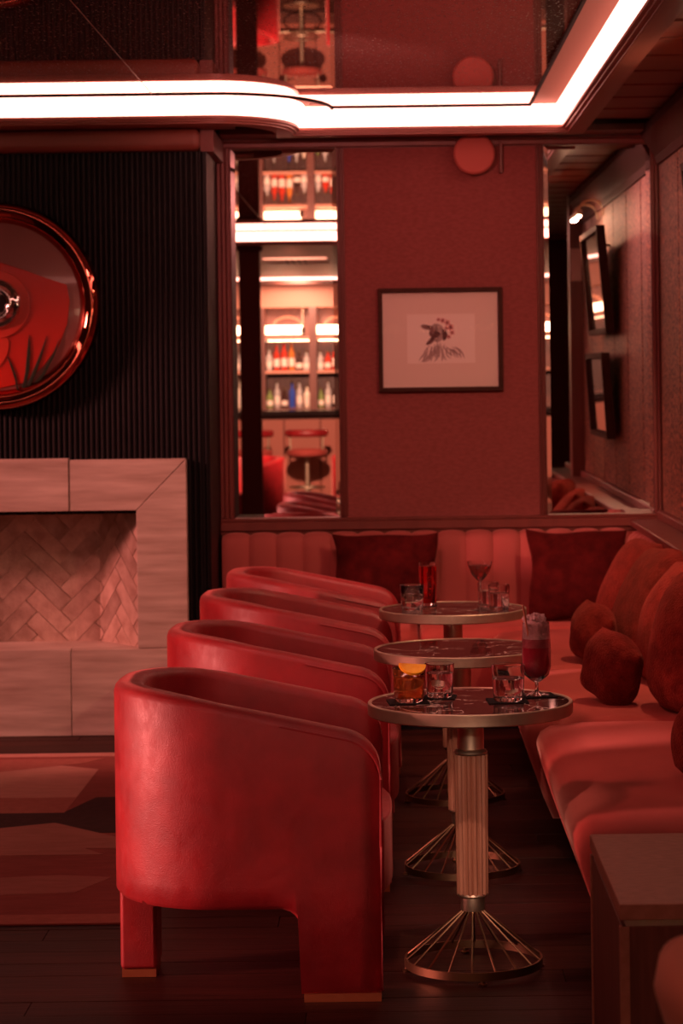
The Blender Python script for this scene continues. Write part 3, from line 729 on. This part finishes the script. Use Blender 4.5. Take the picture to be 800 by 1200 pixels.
# ------------------------------------------------------------------ pedestal tables
def make_table(loc, label):
    r = empty('pedestal_table', label, 'table', loc, 0, 'round marble pedestal tables')
    H = .73
    MB().lathe([(0,H-.03),(.268,H-.03),(.268,H-.002),(0,H-.002)], 72).build('marble_top', M['marble'], r, smooth=30)
    MB().lathe([(.255,H-.034),(.276,H-.034),(.279,H-.031),(.279,H-.002),(.277,H),(.270,H),(.268,H-.002),(.268,H-.02),(.255,H-.03),(.255,H-.034)], 96).build('rim', M['brass'], r, smooth=40)
    MB().lathe([(0,.585),(.043,.585),(.046,.590),(.043,.596),(.036,.600),(.036,.690),(.08,.696),(.08,.702),(0,.702)], 40).build('top_collar', M['brass'], r, smooth=40)
    # column of half-round reeds
    nr = 16; rr = .0445; ring = []
    for k in range(nr):
        for q in range(5):
            a = 2*PI*(k + q/5)/nr; rad = rr - .0075 + .0085*math.sin(PI*(q/5)) if q else rr - .008
            ring.append((rad*math.cos(a), rad*math.sin(a)))
    MB().grid([[(x*s, y*s, z) for x, y in ring] for z, s in ((.206, .97), (.585, 1.03))], close_u=True).build('reeded_column', M['reed'], r, smooth=50)
    MB().lathe([(0,.16),(.031,.16),(.033,.164),(.033,.196),(.040,.199),(.043,.203),(.041,.208),(0,.208)], 40).build('lower_collar', M['brass'], r, smooth=40)
    MB().lathe([(.182,.012),(.188,.012),(.188,.034),(.182,.034),(.182,.012)], 72).build('base_ring', M['dark_brass'], r, smooth=30)
    sp = MB().tube([(.024, 0, .163), (.185, 0, .030)], .0030, 6).mesh('spoke', M['dark_brass'], True)
    for k in range(18):
        o = link('spoke', sp, r); o.rotation_euler = (0, 0, 2*PI*(k + .35)/18)
    ft = MB().lathe([(0,0),(.011,0),(.012,.004),(.006,.007),(.006,.013),(0,.013)], 12).mesh('foot', M['dark_brass'], True)
    for k in range(4):
        a = 2*PI*k/4 - PI/2 + .1; link('foot', ft, r, loc=(.183*math.cos(a), .183*math.sin(a), 0))
    return r
tb = make_table((.199, 6.51, 0), 'nearest round brown marble pedestal table, holding amber and berry drinks')
dup(tb, (.205, 7.755, 0), 0, 'empty round brown marble pedestal table between the other two tables')
dup(tb, (.215, 9.05, 0), 0, 'furthest round brown marble pedestal table, holding a stemmed coupe and tall red drink')

# ------------------------------------------------------------------ glasses
ZT = .7285
def tumbler(label, loc, r0, r1, h, fill, liquid, lname, rz=0, cat='glass'):
    r = empty('tumbler', label, cat, loc, rz)
    t = .0028; bt = .012
    MB().lathe([(0,0),(r0*.93,0),(r0,.004),(r1,h-.001),(r1-t/2,h),(r1-t,h-.001),(r0-t,bt+.003),(r0*.85,bt),(0,bt)], 40).build('glass', M['glass'], r, smooth=50)
    rf = r0 + (r1 - r0)*fill/h
    MB().lathe([(0,bt-.0006),(r0*.85,bt-.0006),(r0-t+.0005,bt+.003),(rf-t+.0005,fill),(0,fill)], 40).build(lname, liquid, r, smooth=50)
    return r
def coaster(label, x, y, s=.055, rz=0):
    o = BX('coaster', M['coaster'], -s, s, -s, s, 0, .0022, bevel=.001); o.location = (x, y, ZT); o.rotation_euler = (0,0,rz); return tag(o, label, 'coaster')
coaster('square black coaster beneath the amber drink', .030, 6.505, rz=.1)
coaster('square black coaster beneath the water tumbler beside the amber drink', .118, 6.590, .045, rz=-.1)
coaster('square black coaster beneath the lone water tumbler near the berry drink', .300, 6.500, rz=.05)
coaster('square black coaster beneath the tall berry drink', .388, 6.600, .048, rz=.15)
amb = tumbler('short rocks glass of amber drink garnished with an orange slice', (.033, 6.505, ZT+.0023), .040, .046, .092, .072, M['amber'], 'amber_drink')
sl = empty('orange_slice', 'bright orange half slice perched on the rim of the amber drink', 'fruit', (.043, 6.463, ZT + .097))
sl.rotation_euler = (math.radians(-52), math.radians(5), math.radians(8))
half = [(  .037*math.cos(PI + PI*i/20), .037*math.sin(PI + PI*i/20)) for i in range(21)]
MB().prism([(a, b + .014) for a, b in half], -.004, .004, 'Y').build('rind', M['orange'], sl)
MB().prism([(a*.9, b*.9 + .0125) for a, b in half], -.0047, .0047, 'Y').build('flesh', M['pulp'], sl)
tumbler('water tumbler tucked just behind the amber drink', (.118, 6.592, ZT+.0023), .036, .041, .092, .066, M['water'], 'water')
tumbler('water tumbler standing in front of the tall berry drink', (.303, 6.498, ZT+.0023), .041, .046, .097, .060, M['water'], 'water')
# footed sling glass
sg = empty('footed_glass', 'tall footed glass of berry red drink topped with crushed ice', 'glass', (.386, 6.60, ZT + .0023))
MB().lathe([(0,0),(.034,0),(.035,.002),(.02,.006),(.006,.010),(.0045,.022),(.005,.034),(.018,.042),(.034,.056),(.040,.078),(.0405,.12),(.037,.20),(.0358,.20),(.0392,.12),(.0386,.08),(.032,.059),(.016,.046),(0,.042)], 40).build('glass', M['glass'], sg, smooth=60)
MB().lathe([(0,.0425),(.016,.0465),(.032,.0595),(.0384,.08),(.0390,.115),(.0385,.132),(0,.136)], 40).build('berry_drink', M['berry'], sg, smooth=60)
MB().lathe([(0,.1602),(.0377,.1562),(.0370,.175),(.0362,.196),(.026,.206),(0,.21)], 28).build('crushed_ice', M['ice'], sg, smooth=60)
MB().lathe([(0,.1362),(.0384,.1322),(.0378,.156),(0,.1600)], 28).build('pink_slush', M['slush'], sg, smooth=60)
ic = MB()
for k in range(42):
    a, q = random.uniform(0, 2*PI), .031*math.sqrt(random.random()); s = random.uniform(.004, .008)
    c = Vector((q*math.cos(a), q*math.sin(a), .204 + .012*(1 - q/.031) + random.uniform(0, .006)))
    R_ = Matrix.Rotation(random.uniform(0, 3), 3, Vector((random.random(), random.random(), 1)).normalized())
    ic.add([c + R_ @ Vector((x*s, y*s, z*s*.7)) for x in (-1,1) for y in (-1,1) for z in (-1,1)], [(0,1,3,2),(4,6,7,5),(0,4,5,1),(2,3,7,6),(0,2,6,4),(1,5,7,3)])
ip = ic.build('ice_shards', M['ice'], sg); ip['kind'] = 'stuff'
tag(MB().tube([(.368, 6.578, ZT + .14), (.349, 6.560, ZT + .255)], .0028, 10).build('drinking_straw', M['straw'], smooth=True), 'thin brown straw standing in the tall berry drink', 'straw')
# far table
tumbler('water tumbler left of the tall red drink on the furthest table'.replace('left of', 'in front of'), (.062, 9.02, ZT+.0005), .040, .046, .094, .062, M['water'], 'water')
tumbler('tall straight glass of red drink on the furthest table', (.124, 9.17, ZT+.0005), .032, .035, .165, .152, M['reddrink'], 'red_drink')
tumbler('water tumbler behind the coupe stem on the furthest table', (.352, 9.08, ZT+.0005), .037, .041, .094, .062, M['water'], 'water')
tumbler('water tumbler on the furthest table nearest its banquette side edge', (.388, 8.98, ZT+.0005), .037, .041, .094, .062, M['water'], 'water')
cp = empty('coupe_glass', 'stemmed coupe of garnet drink on the furthest table', 'glass', (.318, 9.0, ZT + .0005))
MB().lathe([(0,0),(.034,0),(.035,.002),(.014,.005),(.0045,.010),(.0038,.05),(.0045,.104),(.014,.112),(.032,.132),(.043,.158),(.0475,.182),(.0463,.182),(.0418,.158),(.0308,.134),(.013,.1145),(0,.110)], 44).build('glass', M['glass'], cp, smooth=60)
MB().lathe([(0,.1105),(.013,.115),(.0306,.1345),(.0415,.158),(.0432,.165),(0,.165)], 44).build('garnet_drink', M['darkdrink'], cp, smooth=60)
tag(MB().lathe([(0,0),(.037,0),(.037,.002),(0,.002)], 24, (.124, 9.17, ZT - .0016)).build('coaster', M['coaster'], smooth=30), 'round dark coaster beneath the tall red drink', 'coaster')

# ------------------------------------------------------------------ side table and the blurred chair in front
st = empty('side_table', 'boxy oak side table with inset brass band at the end of the banquette', 'table', (.463, 5.035, 0))
BX('table_top', M['oak'], 0, .62, 0, .765, .466, .50, st, bevel=.002)
BX('inlay_band', M['brass'], .014, .606, .012, .753, .452, .466, st)
BX('body', M['oakside'], .004, .616, .004, .761, .0, .452, st, bevel=.002)
for a in ((.0, .02, -.0, .02), (.0, .02, .745, .765)): BX('corner_post', M['oak'], *a, 0, .452, st)
fc = empty('lounge_chair', 'out of focus coral velvet chair back at the near edge beside the side table', 'armchair', (.418, 3.55, 0))
bk = [(.10,-.26),(.02,-.20),(-.02,0),(.02,.20),(.10,.26),(.16,.22),(.12,0),(.16,-.22)]
rows = []
for z, s, dx in ((.38,.66,.12),(.48,.78,.08),(.57,.88,.045),(.65,.97,.012),(.70,1,.0),(.735,.93,.0),(.748,.75,.01)):
    rows.append([((x - .07)*s + .07 + dx - .02 , y*s, z) for x, y in curve_poly(bk, 4)])
MB().grid(rows, close_u=True, caps=True).build('backrest', M['apricot'], fc, smooth='all')
MB().prism(curve_poly([(.10,-.24),(.50,-.26),(.60,0),(.50,.26),(.10,.24),(.06,0)], 4), .33, .46).build('seat', M['coral'], fc, bevel=.03, seg=3)
for x in (.14, .48):
    for y in (-.2, .2): MB().tube([(x, y, .34), (x, y, 0)], .015, 10).build('leg', M['dark_brass'], fc, smooth=True)

# ------------------------------------------------------------------ rug
rg = empty('area_rug', 'rose toned rug with angular geometric patches before the fireplace', 'rug', (0, 0, .0))
rz_ = .006
BX('pile', M['rug'], -3.3, -.74, 7.08, 10.27, 0, rz_, rg, bevel=.002)
BX('border', M['rug4'], -3.3, -.74, 7.08, 7.20, rz_, rz_ + .0008, rg)
BX('border', M['rug2'], -3.3, -.74, 10.18, 10.27, rz_, rz_ + .0006, rg)
def patch(pts, m, lift): MB().prism(pts, rz_, rz_ + lift).build('patch', m, rg)
patch([(-2.6,10.02),(-1.545,10.04),(-1.233,9.84),(-1.24,8.87),(-2.7,8.9)], M['rug2'], .0010)
patch([(-2.6,9.3),(-1.47,9.19),(-1.24,9.19),(-1.24,8.87),(-2.7,8.88)], M['rug4'], .0016)
patch([(-2.6,9.80),(-1.63,9.80),(-1.31,10.0),(-1.24,10.12),(-2.6,10.1)], M['rug4'], .0014)
patch([(-3.2,8.88),(-1.244,8.874),(-1.16,9.19),(-.78,9.19),(-.78,8.47),(-3.2,8.52)], M['rug3'], .0012)
patch([(-1.245,8.67),(-.80,8.18),(-2.0,8.25),(-1.9,8.35)], M['rug5'], .0018)
patch([(-2.6,8.22),(-1.5,8.25),(-1.15,8.30),(-1.0,8.085),(-2.6,8.10)], M['rug5'], .0021)
patch([(-2.6,7.45),(-1.75,7.66),(-1.10,7.765),(-.93,7.72),(-1.02,7.50),(-1.6,7.44)], M['rug5'], .0014)

# ------------------------------------------------------------------ columns, bar and its bottles (seen in the wall mirrors)
for x in (-1.245, 1.455):
    c = empty('column', 'square dark mahogany column standing toward the ' + ('chimney' if x < 0 else 'window') + ' side of the bar aisle', 'column', (x, 2.0, 0))
    c['label'] = 'square dark mahogany column reflected in the mirror beside the chimney breast' if x < 0 else 'square dark mahogany column reflected in the corner mirror'
    BX('shaft', M['column'], -.09, .09, -.09, .09, .12, 2.70, c, bevel=.01)
    BX('base', M['column'], -.11, .11, -.11, .11, 0, .12, c, bevel=.008)
    BX('capital', M['column'], -.11, .11, -.11, .11, 2.70, 2.76, c, bevel=.008)
bar = empty('bar_counter', 'long bar counter with dark stone top and padded coral front', 'bar', (0, -4.0, 0))
BX('counter_top', M['bar_top'], -3.4, 3.4, -.62, .12, 1.14, 1.20, bar, bevel=.005)
BX('body', M['bar_dark'], -3.3, 3.3, -.55, 0, 0, 1.14, bar)
x = -3.28
while x < 3.2: BX('front_panel', M['bar_panel'], x, x + .40, -.0, .025, .12, 1.10, bar, bevel=.01, seg=2); x += .41
BX('foot_rail', M['brass'], -3.3, 3.3, .10, .13, .22, .25, bar, bevel=.01, seg=2)
bb = empty('back_bar', 'lit back bar shelving with uprights and bottle rows behind the counter', 'shelving', (0, -6.0, 0))
BX('cabinet', M['bar_dark'], -3.4, 3.4, -.40, .10, 0, 1.20, bb)
BX('back_panel', M['bar_dark'], -3.4, 3.4, -.42, -.40, 1.2, 2.60, bb)
BX('bulkhead', M['bulk'], -3.4, 3.4, -.45, .02, 2.42, 2.70, bb)
UP = [-2.84 + .625*i for i in range(10)]
for x in UP: BX('upright', M['bar_dark'], x - .045, x + .045, -.40, .02, 1.2, 2.42, bb)
for z in (1.62, 2.03):
    BX('shelf', M['bulk'], -3.4, 3.4, -.40, -.02, z, z + .035, bb)
for i in range(len(UP)-1):
    BX('shelf_light', M['shelf_glow'], UP[i] + .06, UP[i+1] - .06, -.39, -.38, 2.018, 2.028, bb)
    BX('display_light', M['shelf_glow'], UP[i] + .05, UP[i+1] - .13, -.2, -.15, 2.10, 2.20, bb)
    MB().tube([(UP[i]+.31 + .17*math.cos(t*PI/12), -.25, 2.20 + .11*math.sin(t*PI/12)) for t in range(13)], .012, 8).build('arch', M['bulk'], bb, smooth=True)
    BX('hanging_rod', M['brass'], UP[i+1] - .125, UP[i+1] - .115, -.03, -.02, 2.1, 2.42, bb)
    MB().lathe([(0,0),(.02,0),(.025,.05),(.012,.08),(0,.08)], 12, (UP[i+1]-.12, -.025, 2.10)).build('pendant', M['black'], bb, smooth=True)
cl = tag(MB().box(-3.4, 3.4, -5.45, -5.40, 2.73, 2.86).build('light_strip', M['led']), 'glowing strip light of the canopy over the bar', 'strip light')
struct(BX('trim_18', M['fascia'], -3.4, 3.4, -5.40, -5.36, 2.68, 2.73))
vt = empty('ceiling_vent', 'pale ceiling vent with dark slots in the bar aisle soffit', 'vent', (-.95, -1.0, 2.76))
BX('frame', M['vent'], -.32, .32, -.5, .5, -.02, 0, vt, bevel=.004)
for k in range(4): BX('slot', M['hollow'], -.10 + .06*k, -.085 + .06*k, -.4, .4, -.023, -.019, vt)

BM = {}
def bm_(name, col, trans=0, rough=.08):
    BM[name] = mat('bottle_' + name, col, rough, trans=trans, ior=1.45); return BM[name]
for nme, col, tr in (('clear',(.92,.88,.84),.5),('green',(.30,.42,.14),.3),('amber',(.85,.30,.06),.4),('red',(.70,.06,.03),.3),('blue',(.05,.12,.62),.3),('dark',(.05,.02,.015),.0),('cream',(.88,.78,.62),.0)): bm_(nme, col, tr)
LABEL = mat('bottle_label', (.85,.76,.66), .7); CAPM = mat('bottle_cap', (.12,.06,.03), .4)
shapes = {
    'slim': [(0,0),(.034,0),(.036,.006),(.036,.19),(.030,.215),(.014,.235),(.013,.30),(0,.30)],
    'squat': [(0,0),(.038,0),(.040,.006),(.040,.12),(.036,.15),(.016,.17),(.015,.215),(0,.215)],
    'tall': [(0,0),(.036,0),(.038,.006),(.038,.20),(.034,.225),(.016,.26),(.014,.33),(0,.33)],
    'tapered': [(0,0),(.030,0),(.032,.006),(.041,.15),(.036,.18),(.015,.20),(.014,.25),(0,.25)]}
shape_me = {}
def bottle(shape, colr, label, loc):
    r = empty('bottle', label, 'bottle', loc, random.uniform(0, 6), 'bottles on the back bar')
    if (shape, colr) not in shape_me:
        pf = shapes[shape]; top = pf[-1][1]; rb = pf[2][0] + .001
        body = MB().lathe(pf, 16).mesh('glass', BM[colr], 50)
        z0, z1 = pf[3][1]*.25, pf[3][1]*.75
        r0 = pf[2][0] + (pf[3][0]-pf[2][0])*z0/pf[3][1] + .0012; r1 = pf[2][0] + (pf[3][0]-pf[2][0])*z1/pf[3][1] + .0012
        la = MB().lathe([(r0-.002,z0),(r0,z0),(r1,z1),(r1-.002,z1)], 16).mesh('paper_label', LABEL, 50)
        cp_ = MB().lathe([(0,top),(pf[-2][0]+.002,top),(pf[-2][0]+.002,top+.03),(0,top+.03)], 12).mesh('cap', CAPM, 50)
        shape_me[(shape, colr)] = (body, la, cp_)
    a, b, c = shape_me[(shape, colr)]
    link('glass', a, r); link('cap', c, r)
    if colr not in ('blue',): link('paper_label', b, r)
bays = {1: 'first', 2: 'second', 3: 'third', 7: 'first corner side', 8: 'last corner side'}
pos = ['first', 'second', 'third', 'fourth', 'fifth', 'sixth']
cyc = {1.2: ['green','clear','dark','blue','clear','cream'], 1.655: ['clear','red','red','amber','dark','clear']}
for i, bn in bays.items():
    for z, row in ((1.2, 'counter'), (1.655, 'middle shelf')):
        for k in range(6):
            colr = cyc[z][(k + i*(2 if i != 2 else 0)) % 6]; sh = random.choice(list(shapes))
            bottle(sh, colr, f'{colr} {sh} bottle on back bar {row}, {bn} bay, {pos[k]} in row',
                   (UP[i] + .085 + k*.091, -6.0 - .2 + random.uniform(-.02, .08), z + .0002))
# bar stools and lounge chairs behind the viewer
def stool(x, label):
    r = empty('bar_stool', label, 'stool', (x, -3.45, 0), 0, 'bar stools at the counter')
    MB().lathe([(0,0),(.20,0),(.20,.015),(.05,.03),(0,.03)], 32).build('base', M['brass'], r, smooth=40)
    MB().lathe([(.026,.03),(.026,.72)], 16).build('pole', M['brass'], r, smooth=True)
    MB().lathe([(0,.70),(.20,.70),(.222,.72),(.225,.755),(.20,.785),(0,.79)], 40).build('seat', M['coral'], r, smooth=50)
    MB().tube([(.19*math.cos(t*PI/12), .19*math.sin(t*PI/12), .36) for t in range(25)], .011, 8).build('foot_ring', M['brass'], r, smooth=True)
    MB().tube([(.21*math.cos(t*PI/12), .21*math.sin(t*PI/12), .96) for t in range(1, 12)], .042, 12).build('backrest', M['chair'], r, smooth=True)
    for a in (.5, PI - .5): MB().tube([(.2*math.cos(a), .2*math.sin(a), .74), (.21*math.cos(a), .21*math.sin(a), .95)], .010, 8).build('back_post', M['brass'], r, smooth=True)
stool(-.96, 'round coral bar stool with red back roll in the middle of the mirror view')
stool(-1.56, 'round coral bar stool half hidden behind the mahogany column in the mirror')
stool(-.30, 'round coral bar stool furthest from the mahogany column')
dup(ch, (-1.45, -.6, 0), 2.2, 'claret tub armchair in the bar aisle next to the mahogany column, seen in mirror', 'lounge armchairs in the bar aisle')
dup(ch, (-.25, -.9, 0), 1.0, 'claret tub armchair in the bar aisle closer to the vent, seen in mirror', 'lounge armchairs in the bar aisle')

# unseen lamp body added to carry the key spots from the left
fl_ = empty('added_floor_lamp', 'slim black floor lamp with a drum head added out of view left of the rug for the key light', 'lamp', (-3.68, 5.72, 0))
MB().lathe([(0,0),(.15,0),(.15,.012),(.02,.02),(0,.02)], 32).build('base', M['black'], fl_, smooth=40)
MB().lathe([(.012,.02),(.012,1.0)], 12).build('pole', M['black'], fl_, smooth=True)
MB().lathe([(0,1.0),(.05,1.0),(.055,1.02),(.055,1.24),(0,1.24)], 24, (-.05, 0, 0)).build('head', M['black'], fl_, smooth=40)
